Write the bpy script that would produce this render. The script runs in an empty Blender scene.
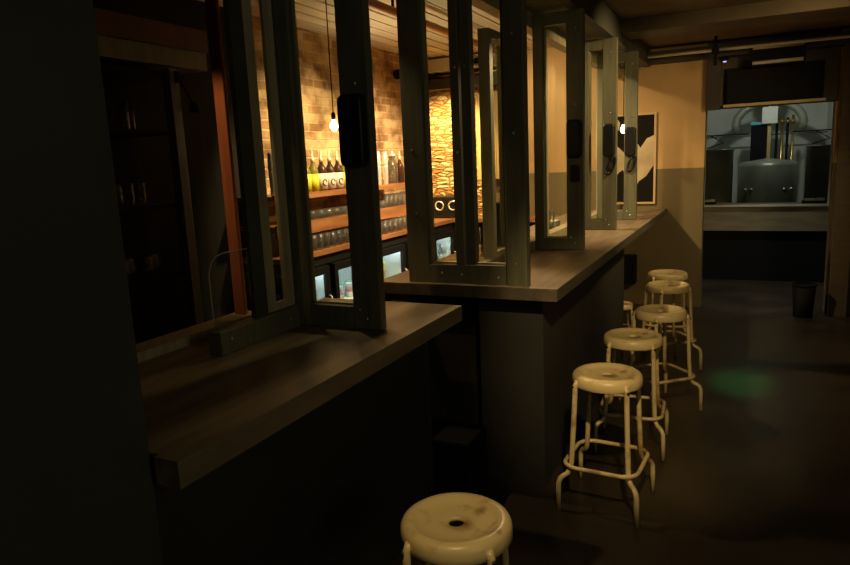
import bpy, bmesh, math, random
from mathutils import Vector, Matrix
random.seed(7)
S = bpy.context.scene
C = S.collection
PI = math.pi

# ------------------------------------------------------------------ materials
def mat(name, col, rough=.6, metal=0., noise=None, scale=8., bump=0., emit=None, estr=0., spec=.5, stretch=(1, 1, 1), lo=.35, hi=.65):
    m = bpy.data.materials.new(name); m.use_nodes = True
    nt = m.node_tree; b = nt.nodes['Principled BSDF']
    b.inputs['Base Color'].default_value = (*col, 1); b.inputs['Roughness'].default_value = rough
    b.inputs['Metallic'].default_value = metal; b.inputs['Specular IOR Level'].default_value = spec
    if emit: b.inputs['Emission Color'].default_value = (*emit, 1); b.inputs['Emission Strength'].default_value = estr
    tc = nt.nodes.new('ShaderNodeTexCoord'); mp = nt.nodes.new('ShaderNodeMapping')
    mp.inputs['Scale'].default_value = stretch
    nt.links.new(tc.outputs['Object'], mp.inputs['Vector'])
    nz = nt.nodes.new('ShaderNodeTexNoise'); nz.inputs['Scale'].default_value = scale; nz.inputs['Detail'].default_value = 6
    nt.links.new(mp.outputs['Vector'], nz.inputs['Vector'])
    if noise:
        r = nt.nodes.new('ShaderNodeValToRGB')
        r.color_ramp.elements[0].position = lo; r.color_ramp.elements[1].position = hi
        r.color_ramp.elements[0].color = (*noise, 1); r.color_ramp.elements[1].color = (*col, 1)
        nt.links.new(nz.outputs['Fac'], r.inputs['Fac']); nt.links.new(r.outputs['Color'], b.inputs['Base Color'])
    if bump:
        bp = nt.nodes.new('ShaderNodeBump'); bp.inputs['Strength'].default_value = bump; bp.inputs['Distance'].default_value = .01
        nt.links.new(nz.outputs['Fac'], bp.inputs['Height']); nt.links.new(bp.outputs['Normal'], b.inputs['Normal'])
    return m

def glass_mat(name, tint=(1, 1, 1), refl=1.0, haze=0.):
    m = bpy.data.materials.new(name); m.use_nodes = True
    nt = m.node_tree; nt.nodes.clear()
    o = nt.nodes.new('ShaderNodeOutputMaterial'); mx = nt.nodes.new('ShaderNodeMixShader')
    t = nt.nodes.new('ShaderNodeBsdfTransparent'); t.inputs['Color'].default_value = (*tint, 1)
    g = nt.nodes.new('ShaderNodeBsdfGlossy'); g.inputs['Roughness'].default_value = .03
    g.inputs['Color'].default_value = (refl, refl, refl, 1)
    f = nt.nodes.new('ShaderNodeFresnel'); ge = nt.nodes.new('ShaderNodeNewGeometry'); ma = nt.nodes.new('ShaderNodeMath'); ma.operation = 'MULTIPLY_ADD'
    ma.inputs[1].default_value = 1/1.45-1.45; ma.inputs[2].default_value = 1.45      # same reflectance on both sides of the sheet
    nt.links.new(ge.outputs['Backfacing'], ma.inputs[0]); nt.links.new(ma.outputs[0], f.inputs['IOR'])
    nt.links.new(f.outputs[0], mx.inputs[0]); nt.links.new(t.outputs[0], mx.inputs[1]); nt.links.new(g.outputs[0], mx.inputs[2])
    if haze:
        g.inputs['Roughness'].default_value = .12
        df = nt.nodes.new('ShaderNodeBsdfDiffuse'); df.inputs['Color'].default_value = (.9, .9, .86, 1)  # whitish diffuse share imitates glints on the glass
        m2 = nt.nodes.new('ShaderNodeMixShader'); m2.inputs[0].default_value = haze
        nt.links.new(mx.outputs[0], m2.inputs[1]); nt.links.new(df.outputs[0], m2.inputs[2]); mx = m2
    nt.links.new(mx.outputs[0], o.inputs['Surface'])
    return m

def brick_mat(name, c1, c2, mortar, bw, bh, axes=('Y', 'Z'), bump=.6, msize=.012, blot=(.25, .13, .05), blo=.3, bhi=.5):
    m = bpy.data.materials.new(name); m.use_nodes = True
    nt = m.node_tree; b = nt.nodes['Principled BSDF']; b.inputs['Roughness'].default_value = .85
    tc = nt.nodes.new('ShaderNodeTexCoord'); sp = nt.nodes.new('ShaderNodeSeparateXYZ'); cb = nt.nodes.new('ShaderNodeCombineXYZ')
    nt.links.new(tc.outputs['Object'], sp.inputs[0])
    nt.links.new(sp.outputs[axes[0]], cb.inputs['X']); nt.links.new(sp.outputs[axes[1]], cb.inputs['Y'])
    nz0 = nt.nodes.new('ShaderNodeTexNoise'); nz0.inputs['Scale'].default_value = 3.5
    nt.links.new(cb.outputs[0], nz0.inputs['Vector'])
    mx0 = nt.nodes.new('ShaderNodeVectorMath'); mx0.operation = 'MULTIPLY_ADD'
    mx0.inputs[1].default_value = (.03, .03, 0)
    nt.links.new(nz0.outputs['Color'], mx0.inputs[0]); nt.links.new(cb.outputs[0], mx0.inputs[2])
    br = nt.nodes.new('ShaderNodeTexBrick'); br.inputs['Scale'].default_value = 1
    br.inputs['Brick Width'].default_value = bw; br.inputs['Row Height'].default_value = bh
    br.inputs['Mortar Size'].default_value = msize; br.inputs['Mortar Smooth'].default_value = .4
    br.inputs['Color1'].default_value = (*c1, 1); br.inputs['Color2'].default_value = (*c2, 1); br.inputs['Mortar'].default_value = (*mortar, 1)
    nt.links.new(mx0.outputs[0], br.inputs['Vector'])
    nz = nt.nodes.new('ShaderNodeTexNoise'); nz.inputs['Scale'].default_value = 5; nz.inputs['Detail'].default_value = 8
    nt.links.new(cb.outputs[0], nz.inputs['Vector'])
    r = nt.nodes.new('ShaderNodeValToRGB'); r.color_ramp.elements[0].position = blo; r.color_ramp.elements[1].position = bhi
    r.color_ramp.elements[0].color = (*blot, 1); r.color_ramp.elements[1].color = (1, 1, 1, 1)
    nt.links.new(nz.outputs['Fac'], r.inputs['Fac'])
    mu = nt.nodes.new('ShaderNodeMixRGB'); mu.blend_type = 'MULTIPLY'; mu.inputs[0].default_value = .75
    nt.links.new(br.outputs['Color'], mu.inputs[1]); nt.links.new(r.outputs['Color'], mu.inputs[2])
    nt.links.new(mu.outputs[0], b.inputs['Base Color'])
    bp = nt.nodes.new('ShaderNodeBump'); bp.inputs['Strength'].default_value = bump; bp.inputs['Distance'].default_value = .02
    ad = nt.nodes.new('ShaderNodeMath'); ad.operation = 'SUBTRACT'
    nt.links.new(nz.outputs['Fac'], ad.inputs[0]); nt.links.new(br.outputs['Fac'], ad.inputs[1])
    nt.links.new(ad.outputs[0], bp.inputs['Height']); nt.links.new(bp.outputs['Normal'], b.inputs['Normal'])
    return m

def stone_mat(name):
    """stacked rough stone slips: stretched cells, each its own tone, dark gaps"""
    m = bpy.data.materials.new(name); m.use_nodes = True
    nt = m.node_tree; b = nt.nodes['Principled BSDF']; b.inputs['Roughness'].default_value = .8
    tc = nt.nodes.new('ShaderNodeTexCoord'); mp = nt.nodes.new('ShaderNodeMapping'); mp.inputs['Scale'].default_value = (8, 1, 27)
    nt.links.new(tc.outputs['Object'], mp.inputs[0])
    v = nt.nodes.new('ShaderNodeTexVoronoi'); v.inputs['Scale'].default_value = 1; v2 = nt.nodes.new('ShaderNodeTexVoronoi'); v2.feature = 'DISTANCE_TO_EDGE'; v2.inputs['Scale'].default_value = 1
    nt.links.new(mp.outputs[0], v.inputs['Vector']); nt.links.new(mp.outputs[0], v2.inputs['Vector'])
    r = nt.nodes.new('ShaderNodeValToRGB'); r.color_ramp.elements[0].color = (.42, .20, .05, 1); r.color_ramp.elements[1].color = (.72, .62, .36, 1)
    sp = nt.nodes.new('ShaderNodeSeparateXYZ'); nt.links.new(v.outputs['Color'], sp.inputs[0]); nt.links.new(sp.outputs['X'], r.inputs['Fac'])
    e = nt.nodes.new('ShaderNodeValToRGB'); e.color_ramp.elements[0].position = .0; e.color_ramp.elements[1].position = .14; e.color_ramp.elements[0].color = (.34, .17, .05, 1)
    nt.links.new(v2.outputs['Distance'], e.inputs['Fac'])
    mu = nt.nodes.new('ShaderNodeMixRGB'); mu.blend_type = 'MULTIPLY'; mu.inputs[0].default_value = 1
    nt.links.new(r.outputs['Color'], mu.inputs[1]); nt.links.new(e.outputs['Color'], mu.inputs[2]); nt.links.new(mu.outputs[0], b.inputs['Base Color'])
    bp = nt.nodes.new('ShaderNodeBump'); bp.inputs['Strength'].default_value = 1; bp.inputs['Distance'].default_value = .04
    nt.links.new(v2.outputs['Distance'], bp.inputs['Height']); nt.links.new(bp.outputs['Normal'], b.inputs['Normal'])
    return m

def two_tone(name, top, bot, z):
    """painted plaster: top colour above height z, bottom colour below"""
    m = mat(name, top, .7, noise=tuple(c*.85 for c in top), scale=3, bump=.08)
    nt = m.node_tree; b = nt.nodes['Principled BSDF']
    src = b.inputs['Base Color'].links[0].from_socket
    ge = nt.nodes.new('ShaderNodeNewGeometry'); sp = nt.nodes.new('ShaderNodeSeparateXYZ'); gt = nt.nodes.new('ShaderNodeMath')
    gt.operation = 'GREATER_THAN'; gt.inputs[1].default_value = z
    nt.links.new(ge.outputs['Position'], sp.inputs[0]); nt.links.new(sp.outputs['Z'], gt.inputs[0])
    mx = nt.nodes.new('ShaderNodeMixRGB'); mx.inputs[1].default_value = (*bot, 1)
    nt.links.new(gt.outputs[0], mx.inputs[0]); nt.links.new(src, mx.inputs[2]); nt.links.new(mx.outputs[0], b.inputs['Base Color'])
    return m

M = {}
M['darkwall'] = mat('shade_toned_wall', (.018, .016, .011), .8, spec=.15, noise=(.010, .009, .007), scale=4, stretch=(1, 6, .5))  # near-black colour stands in for shade at the unlit bar end
M['stool'] = mat('beige_worn_paint', (.66, .51, .25), .34, noise=(.24, .13, .045), scale=11, bump=.05, lo=.29, hi=.47)
M['bolt'] = mat('dark_bolt', (.03, .025, .02), .5, .5)
M['frame'] = mat('olive_painted_wood', (.15, .145, .09), .45, noise=(.11, .105, .065), scale=5, stretch=(6, 6, .6), bump=.06)
M['frame_pale'] = mat('pale_painted_wood', (.46, .40, .25), .5, noise=(.34, .29, .17), scale=5, stretch=(6, 6, .6), bump=.05)
M['counter'] = mat('brown_counter_wood', (.25, .185, .11), .42, noise=(.145, .105, .062), scale=4, stretch=(5, .6, 4), bump=.06)
M['counter_dark'] = mat('dark_counter_wood', (.12, .095, .06), .5, noise=(.075, .06, .04), scale=4, stretch=(5, .7, 4), bump=.05)
M['base'] = mat('charcoal_paint', (.027, .024, .018), .75, noise=(.019, .017, .013), scale=3, bump=.05)
M['floor'] = mat('dark_sealed_concrete', (.055, .041, .026), .32, noise=(.02, .016, .011), scale=2.2, bump=.12, lo=.3, hi=.7)
M['pillar'] = mat('dark_green_paint', (.050, .055, .038), .6, noise=(.042, .046, .032), scale=3, bump=.03)
M['wallfar'] = two_tone('tan_and_olive_plaster', (.50, .31, .12), (.155, .115, .048), 1.395)
M['ceil'] = mat('brown_ceiling_paint', (.21, .145, .07), .8, noise=(.14, .095, .048), scale=2.5, bump=.05)
M['ceilbeam'] = mat('brown_beam_paint', (.125, .09, .045), .8, noise=(.085, .06, .03), scale=2.5)
M['beam'] = mat('dark_beam', (.045, .036, .024), .7, noise=(.03, .025, .018), scale=4)
M['header'] = mat('dark_header_paint', (.06, .06, .04), .6, noise=(.045, .045, .03), scale=4, stretch=(2, .5, 2))
M['soffit'] = mat('olive_soffit_board', (.16, .15, .085), .6, noise=(.12, .11, .065), scale=4, stretch=(3, .5, 2))
M['black'] = mat('black_plastic', (.010, .010, .010), .42, spec=.3)
M['mblack'] = mat('matte_black', (.008, .008, .008), .8, spec=.15)
M['glass'] = glass_mat('window_glass', (.93, .95, .92))
M['cglass'] = glass_mat('clear_drinking_glass', (.70, .68, .62), 1.0, .03)
M['brick'] = brick_mat('whitewashed_brick', (.66, .46, .23), (.34, .18, .065), (.60, .43, .22), .21, .072, msize=.009, blo=.36, bhi=.56)
M['stone'] = stone_mat('rough_stacked_stone')
M['ceilin'] = mat('ribbed_pale_ceiling', (.72, .68, .56), .7, noise=(.58, .54, .44), scale=1.2, stretch=(9, .3, 1))
M['shelf'] = mat('red_brown_shelf_wood', (.36, .15, .055), .4, noise=(.22, .085, .03), scale=4, stretch=(4, .5, 4))
M['steel'] = mat('polished_steel', (.85, .82, .74), .26, .65)
M['dsteel'] = mat('brushed_vessel_steel', (.34, .35, .29), .42, .45, noise=(.25, .26, .22), scale=4)
M['white'] = mat('white_paint', (.70, .70, .66), .7, noise=(.55, .56, .52), scale=3, bump=.1)
M['redpost'] = mat('red_stained_wood', (.52, .18, .085), .45, noise=(.40, .13, .06), scale=5, stretch=(5, 5, .6))
M['lintel'] = mat('dark_brown_board', (.10, .068, .032), .7, noise=(.065, .045, .022), scale=4, stretch=(.6, 4, 4))
M['dimred'] = mat('dark_red_paint', (.09, .024, .014), .6, noise=(.06, .018, .01), scale=4)
M['redpipe'] = mat('copper_red_pipe', (.34, .11, .04), .4, .3)
M['yellow'] = mat('yellow_label', (.66, .56, .03), .5)
M['cream'] = mat('cream_label', (.75, .66, .55), .6)
M['mark'] = mat('dark_print', (.10, .05, .03), .6)
M['brownglass'] = mat('dark_brown_glass', (.045, .018, .010), .08)
M['greenglass'] = mat('green_bottle_glass', (.17, .14, .03), .1)
M['spout'] = mat('pale_pourer', (.72, .62, .40), .35, .3)
M['amber'] = mat('amber_spirit', (.45, .2, .05), .1)
M['fridge_in'] = mat('white_fridge_lining', (.75, .78, .78), .5)
M['lamp_cool'] = mat('fridge_strip_light', (1, 1, 1), emit=(.75, .92, 1), estr=30)
M['bulb'] = mat('glowing_bulb', (1, .9, .7), emit=(1, .80, .50), estr=20)
M['bulb_dim'] = mat('glowing_clear_bulb', (1, .9, .7), emit=(1, .82, .55), estr=9)
M['led'] = mat('purple_indicator_light', (.4, .3, .7), emit=(.45, .35, 1), estr=1.2)
M['brass'] = mat('brass_pipe', (.55, .38, .12), .3, 1.)
M['pic_black'] = mat('picture_black', (.010, .008, .006), .8, spec=.1)
M['pic_beige'] = mat('picture_beige', (.56, .44, .25), .5, noise=(.36, .27, .14), scale=4)
M['pic_frame'] = mat('light_oak_frame', (.52, .36, .16), .5)
M['teal'] = mat('teal_enamel', (.10, .42, .50), .4)
M['red'] = mat('red_print', (.62, .07, .05), .4); M['orange'] = mat('orange_print', (.75, .25, .05), .4)
M['lime'] = mat('lime_print', (.55, .62, .08), .4); M['blue'] = mat('blue_print', (.06, .25, .5), .4)
M['green'] = mat('green_print', (.2, .5, .22), .4); M['pink'] = mat('pink_print', (.7, .3, .35), .4)
M['ledge'] = mat('olive_wood_ledge', (.26, .21, .12), .6, noise=(.17, .14, .08), scale=4, stretch=(.6, 4, 4))
M['tube'] = mat('unlit_pale_tube', (.55, .50, .36), .4)

# ------------------------------------------------------------------ mesh helpers
def add_box(bm, x0, x1, y0, y1, z0, z1, mi=0, bev=0.):
    vs = [bm.verts.new((x, y, z)) for x in (x0, x1) for y in (y0, y1) for z in (z0, z1)]
    fs = []
    for q in ((0, 1, 3, 2), (4, 6, 7, 5), (0, 4, 5, 1), (2, 3, 7, 6), (0, 2, 6, 4), (1, 5, 7, 3)):
        f = bm.faces.new([vs[i] for i in q]); f.material_index = mi; fs.append(f)
    if bev:
        es = list({e for f in fs for e in f.edges})
        r = bmesh.ops.bevel(bm, geom=es, offset=bev, segments=2, affect='EDGES', profile=.5)
        for f in r['faces']: f.material_index = mi
    return vs

def add_lathe(bm, prof, c=(0, 0, 0), n=24, mi=0, closed=False, smooth=True, axis='Z'):
    rings = []
    for r, z in prof:
        ring = []
        for k in range(n):
            a = 2*PI*k/n
            p = (r*math.cos(a), r*math.sin(a), z)
            if axis == 'Y': p = (p[0], p[2], p[1])
            if axis == 'X': p = (p[2], p[0], p[1])
            ring.append(bm.verts.new((c[0]+p[0], c[1]+p[1], c[2]+p[2])))
        rings.append(ring)
    idx = list(range(len(rings)-1)) + ([len(rings)-1] if closed else [])
    for i in idx:
        a, b = rings[i], rings[(i+1) % len(rings)]
        for k in range(n):
            f = bm.faces.new((a[k], a[(k+1) % n], b[(k+1) % n], b[k])); f.material_index = mi; f.smooth = smooth
    if not closed:
        for ring, rz in ((rings[0], prof[0]), (rings[-1], prof[-1])):
            if rz[0] > 1e-5:
                try:
                    f = bm.faces.new(ring); f.material_index = mi
                except ValueError: pass
    return rings

def add_tube(bm, pts, r, n=10, mi=0, closed=False, cap=True):
    pts = [Vector(p) for p in pts]; N = len(pts); rings = []
    up = None
    for i, p in enumerate(pts):
        if closed: t = (pts[(i+1) % N]-pts[i-1]).normalized()
        else: t = (pts[min(i+1, N-1)]-pts[max(i-1, 0)]).normalized()
        if up is None:
            up = Vector((0, 0, 1)) if abs(t.z) < .9 else Vector((1, 0, 0))
        s = t.cross(up).normalized(); up = s.cross(t).normalized()
        rr = r[i] if isinstance(r, (list, tuple)) else r
        rings.append([bm.verts.new(p+rr*(math.cos(2*PI*k/n)*s+math.sin(2*PI*k/n)*up)) for k in range(n)])
    for i in range(N if closed else N-1):
        a, b = rings[i], rings[(i+1) % N]
        for k in range(n):
            f = bm.faces.new((a[k], a[(k+1) % n], b[(k+1) % n], b[k])); f.smooth = True; f.material_index = mi
    if not closed and cap:
        for ring in (rings[0], rings[-1]):
            f = bm.faces.new(ring); f.material_index = mi

def add_prism(bm, poly, z0, z1, mi=0, axes='XYZ'):
    """extrude a polygon given in two axes along the third"""
    def P(u, v, w):
        return {'XYZ': (u, v, w), 'XZY': (u, w, v), 'YZX': (w, u, v)}[axes]
    a = [bm.verts.new(P(u, v, z0)) for u, v in poly]; b = [bm.verts.new(P(u, v, z1)) for u, v in poly]
    fs = [bm.faces.new(a), bm.faces.new(b)]
    for i in range(len(poly)):
        j = (i+1) % len(poly); fs.append(bm.faces.new((a[i], a[j], b[j], b[i])))
    for f in fs: f.material_index = mi

def obj(name, bm, m, parent=None, loc=None):
    bmesh.ops.recalc_face_normals(bm, faces=bm.faces)
    me = bpy.data.meshes.new(name); bm.to_mesh(me); bm.free()
    for x in (m if isinstance(m, (list, tuple)) else [m]): me.materials.append(M[x])
    o = bpy.data.objects.new(name, me); C.objects.link(o)
    if loc: o.location = loc
    if parent: o.parent = parent
    return o

def tag(o, label=None, cat=None, group=None, kind=None):
    if label: o['label'] = label
    if cat: o['category'] = cat
    if group: o['group'] = group
    if kind: o['kind'] = kind
    return o

def thing(name, label, cat, loc=(0, 0, 0), rz=0., group=None):
    o = bpy.data.objects.new(name, None); C.objects.link(o); o.empty_display_size = .1
    o.location = loc; o.rotation_euler = (0, 0, rz)
    return tag(o, label, cat, group)

def boxes(*bs, bev=0.):
    bm = bmesh.new()
    for b in bs: add_box(bm, *b[:6], mi=(b[6] if len(b) > 6 else 0), bev=bev)
    return bm

def struct(name, bm, m, parent=None, label=None):
    o = obj(name, bm, m, parent)
    if parent is None: o['kind'] = 'structure'
    if label: o['label'] = label
    return o

def dup(root, loc=None, rz=None, label=None, group=None):
    r = root.copy(); C.objects.link(r)
    if loc is not None: r.location = loc
    if rz is not None: r.rotation_euler = (0, 0, rz)
    if label: r['label'] = label
    if group: r['group'] = group
    for ch in list(root.children):
        c = ch.copy(); C.objects.link(c); c.parent = r
        for g in list(ch.children):
            d = g.copy(); C.objects.link(d); d.parent = c
    return r

# ------------------------------------------------------------------ camera
YAW, PITCH, ROLL, F = math.radians(25.97), math.radians(10.25), math.radians(-2.547), 665.5
f_ = Vector((-math.sin(YAW)*math.cos(PITCH), math.cos(YAW)*math.cos(PITCH), -math.sin(PITCH)))
r_ = Vector((math.cos(YAW), math.sin(YAW), 0)); u_ = r_.cross(f_)
r2 = math.cos(ROLL)*r_+math.sin(ROLL)*u_; u2 = -math.sin(ROLL)*r_+math.cos(ROLL)*u_
cd = bpy.data.cameras.new('camera'); cd.sensor_width = 36; cd.lens = F/850*36; cd.clip_start = .02
cam = bpy.data.objects.new('camera', cd); C.objects.link(cam)
cam.matrix_world = Matrix(((r2.x, u2.x, -f_.x, 0), (r2.y, u2.y, -f_.y, 0), (r2.z, u2.z, -f_.z, 1.565), (0, 0, 0, 1)))
S.camera = cam

# ------------------------------------------------------------------ the room
struct('floor', boxes((-3.6, 2.6, -2.2, 12.2, -.1, 0)), 'floor')
struct('wall_left', boxes((-3.55, -1.185, .62, .985, 0, 2.7)), 'pillar')
struct('wall_back', boxes((-3.45, -3.3, 3.93, 7.1, 0, 2.75)), 'brick')
struct('wall_back_dark', boxes((-3.45, -3.29, .99, 3.93, 0, 2.75)), 'darkwall')
# far wall with the opening to the brewery counter
struct('wall_far', boxes((-2.62, -.385, 7.1, 7.3, 0, 2.75), (.70, 2.6, 7.1, 7.3, 0, 2.75)), 'wallfar')
struct('wall_lintel', boxes((-.385, .70, 7.1, 7.3, 1.945, 2.75)), 'lintel')
struct('wall_far_stone', boxes((-3.45, -2.9, 7.08, 7.3, 0, 2.35), (-3.45, -2.62, 7.12, 7.3, 2.35, 2.75), (-2.9, -2.62, 7.12, 7.3, 0, 2.75)), ['stone'])
struct('wall_right', boxes((2.45, 2.6, -2.2, 7.1, 0, 2.75)), 'wallfar')
struct('wall_rear', boxes((-1.165, 2.6, -2.2, -2.05, 0, 2.75)), 'pillar')
struct('ceiling', boxes((-.90, 2.6, -2.2, 7.1, 2.55, 2.62)), 'ceil')
# pale ribbed ceiling over the bar
bm = boxes((-3.45, -.96, 1.11, 7.12, 2.68, 2.74))
for k in range(16): add_box(bm, -3.3+.15*k, -3.285+.15*k, 1.11, 7.1, 2.672, 2.68)
struct('ceiling_bar', bm, 'ceilin')
struct('trim_1', boxes((-.90, 2.45, 5.40, 5.74, 2.45, 2.55), bev=.004), 'ceilbeam', label='brown ceiling beam across the aisle')
struct('trim_2', boxes((-.90, 2.45, 3.7, 4.04, 2.45, 2.55), bev=.004), 'ceilbeam', label='brown ceiling beam nearer the camera')
struct('trim_3', boxes((-.90, 2.45, 6.93, 7.1, 2.40, 2.50)), 'beam', label='dark beam along top of far wall')
# header over the bar windows: beam, soffit, clerestory board
struct('trim_4', boxes((-.955, -.90, 2.78, 7.1, 2.385, 2.56), (-1.66, -.90, 2.78, 2.84, 2.40, 2.68)), 'header', label='dark header beam above the open windows')
struct('trim_5', boxes((-1.25, -.955, 2.84, 7.1, 2.40, 2.43), (-.97, -.955, 2.84, 7.1, 2.43, 2.70)), 'soffit', label='olive soffit board between header and window line')
struct('trim_6', boxes((-1.25, -1.175, 2.92, 7.1, 2.31, 2.40)), 'frame_pale', label='pale lintel of the window line')
struct('trim_7', boxes((-1.25, -1.175, 2.92, 7.1, 1.0, 1.055)), 'frame_pale', label='pale sill of the window line')
struct('trim_8', boxes((-1.72, -1.5, 1.11, 2.78, 2.40, 2.68)), 'header', label='dark lintel above the near window')

# window line, aisle side (fixed lights between the open casements)
def fixed_light(name, y0, y1, x=-1.2, z0=1.055, z1=2.31, s=.045, m='frame_pale', d=.03):
    w = bpy.data.objects.new(name, None); C.objects.link(w); w['kind'] = 'structure'; w.location = (x, y0, z0)
    h = z1-z0; L = y1-y0
    obj('window_frame', boxes((-d, d, 0, s, 0, h), (-d, d, L-s, L, 0, h), (-d, d, s, L-s, 0, .03), (-d, d, s, L-s, h-s, h)), m, w)
    obj('pane', boxes((-.003, .003, s, L-s, .03, h-s)), 'glass', w)
    return w
fixed_light('window_1', 3.24, 3.56, z1=2.20)
struct('trim_9', boxes((-1.245, -1.175, 4.25, 4.33, 1.055, 2.31), (-1.245, -1.175, 6.22, 6.29, 1.055, 2.31)), 'frame_pale', label='pale jambs of the window line')
# near window line: narrow fixed window beside the near casement
w = fixed_light('window_2', 1.928, 2.092, x=-1.602, z0=1.035, z1=2.40, s=.05, d=.008)
struct('trim_10', boxes((-1.612, -1.592, 1.855, 1.925, .95, 2.40)), 'header', label='dark post left of the narrow window')
struct('trim_11', boxes((-1.90, -1.80, 1.11, 2.13, .95, .985)), 'frame_pale', label='pale inner sill behind the glass screen')
struct('trim_12', boxes((-1.878, -1.826, 2.06, 2.08, .985, 2.68), bev=.003), 'redpost', label='red stained post beside dark window post')

# end window: fixed glazed return frame standing on the end of the long counter
w = bpy.data.objects.new('window_3', None); C.objects.link(w); w['kind'] = 'structure'; w.location = (0, 2.84, 1.0)
def screws(bm, pts, y, mi=1, r=.006):
    for x, z in pts: add_lathe(bm, [(r, 0), (r*.7, -.003), (0.0001, -.004)], (x, y, z), 8, mi, axis='Y')
M['screw'] = mat('bright_screw', (.75, .72, .62), .3, 1.)
bm = boxes((-1.455, -1.345, -.025, .025, 0, 1.40), bev=.003); screws(bm, [(-1.40, .33), (-1.41, .62)], -.025); obj('stile', bm, ['frame', 'screw'], w)
bm = boxes((-.958, -.865, -.03, .03, 0, 1.40), bev=.003); screws(bm, [(-.915, .10), (-.915, .67), (-.915, 1.08)], -.03); obj('corner_post', bm, ['frame', 'screw'], w)
bm = boxes((-1.205, -1.165, -.025, .025, .09, 1.33), (-1.155, -1.11, -.02, .03, .09, 1.33), bev=.002); screws(bm, [(-1.18, .60), (-1.18, .97), (-1.135, .97)], -.025); obj('mullion', bm, ['frame', 'screw'], w)
bm = boxes((-1.345, -.965, -.025, .025, 0, .09), bev=.003); screws(bm, [(-1.18, .045), (-1.0, .035), (-1.28, .05)], -.025); obj('bottom_rail', bm, ['frame', 'screw'], w)
obj('top_rail', boxes((-1.345, -.965, -.025, .025, 1.33, 1.40)), 'frame', w)
obj('glazing_bead', boxes((-1.345, -1.335, .0, .03, .09, 1.33), (-1.345, -.965, .0, .028, .09, .097), (-.975, -.965, 0, .03, .09, 1.33)), 'frame_pale', w)
obj('pane', boxes((-1.345, -1.205, -.003, .003, .09, 1.33)), 'glass', w)
obj('pane', boxes((-1.11, -.965, -.003, .003, .09, 1.33)), 'glass', w)

# alcove and brewery room beyond the far wall
struct('wall_alcove', boxes((-.75, -.60, 7.3, 11.6, 0, 2.7), (1.02, 1.2, 7.3, 11.6, 0, 2.7)), 'white')
struct('wall_brewery', boxes((-.75, 1.2, 11.6, 11.7, 0, 2.7)), 'white')
struct('ceiling_brewery', boxes((-.75, 1.2, 7.3, 11.7, 2.6, 2.7)), 'white')
struct('wall_counter', boxes((-.60, 1.02, 8.86, 8.95, 0, .60)), 'mblack')
struct('wall_over', boxes((-.60, 1.02, 8.72, 8.86, 2.05, 2.6)), 'ledge')
w = bpy.data.objects.new('window_4', None); C.objects.link(w); w['kind'] = 'structure'; w.location = (.19, 8.72, .9)
obj('window_frame', boxes((-.68, -.645, -.02, .03, 0, 1.15), (.63, .665, -.02, .03, 0, 1.15), (-.645, .63, -.02, .03, 1.12, 1.15)), 'white', w)
obj('pane', boxes((-.645, .63, 0, .006, .0, 1.12)), 'glass', w)

# ------------------------------------------------------------------ counters and bar fronts
bm = bmesh.new()
add_prism(bm, [(-1.09, .975), (-1.09, 2.59), (-1.80, 2.59), (-1.80, .99), (-1.16, .99), (-1.16, .975)], .885, .95)
t = thing('bar_counter', 'lower near counter top of dark wood beside the green wall', 'counter', (0, 0, 0))
obj('worktop', bm, 'counter', t)
t = thing('bar_counter', 'long upper counter top of brown wood carrying the open windows', 'counter', (0, 0, 0))
bm = boxes((-1.62, -.725, 2.78, 7.095, .968, 1.0)); obj('worktop', bm, 'counter', t)
bm = boxes((-1.62, -.722, 2.777, 2.80, .945, .999), (-.745, -.722, 2.80, 7.095, .945, .999)); obj('edge_board', bm, 'counter_dark', t)
o = obj('bar_panelling', boxes((-1.60, -1.22, .99, 2.50, 0, .885), (-1.24, -1.215, 2.46, 2.50, 0, .885), (-1.60, -1.50, 2.50, 2.90, 0, .885), bev=.003), 'base')
tag(o, 'dark charcoal bar front under the lower near counter', 'bar')
bm = boxes((-1.134, -.82, 2.90, 5.15, 0, .945), (-1.75, -1.134, 3.02, 3.10, 0, .945), bev=.003)
o = obj('bar_panelling', bm, 'base'); tag(o, 'dark charcoal bar front under the long upper counter, behind the stools', 'bar')
o = obj('floor_box', boxes((-1.40, -1.09, 2.62, 2.86, 0, .30), bev=.015), 'mblack'); tag(o, 'black box on the floor in the gap between the two bar fronts', 'box')
o = obj('outlet_box', boxes((-1.13, -1.0, 6.98, 7.098, .235, .53), bev=.008), 'mblack'); tag(o, 'black box mounted low on the olive far wall beyond the bar front', 'box')

# ------------------------------------------------------------------ casement windows
def loop_path(rx, rz, n=24, p=4):
    out = []
    for k in range(n):
        a = 2*PI*k/n; c, s = math.cos(a), math.sin(a)
        out.append((rx*math.copysign(abs(c)**(2/p), c), rz*math.copysign(abs(s)**(2/p), s)))
    return out
def rounded_block(bm, w, h, d, r=.02, mi=0):
    poly = []
    for cx, cz, a0 in ((w/2-r, h/2-r, 0), (-w/2+r, h/2-r, 90), (-w/2+r, -h/2+r, 180), (w/2-r, -h/2+r, 270)):
        for k in range(5):
            a = math.radians(a0+22.5*k); poly.append((cx+r*math.cos(a), cz+r*math.sin(a)))
    a_ = []
    for y, s in ((0, 1), (-d*.6, 1), (-d*.9, .93), (-d, .82)):
        a_.append([bm.verts.new((u*s if s == 1 else u-math.copysign((1-s)*w/2, u), y, v-(0 if s == 1 else math.copysign((1-s)*w/2, v)))) for u, v in poly])
    for i in range(3):
        for k in range(len(poly)):
            j = (k+1) % len(poly); f = bm.faces.new((a_[i][k], a_[i][j], a_[i+1][j], a_[i+1][k])); f.material_index = mi; f.smooth = True
    bm.faces.new(a_[3]).material_index = mi; bm.faces.new(a_[0]).material_index = mi

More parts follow.
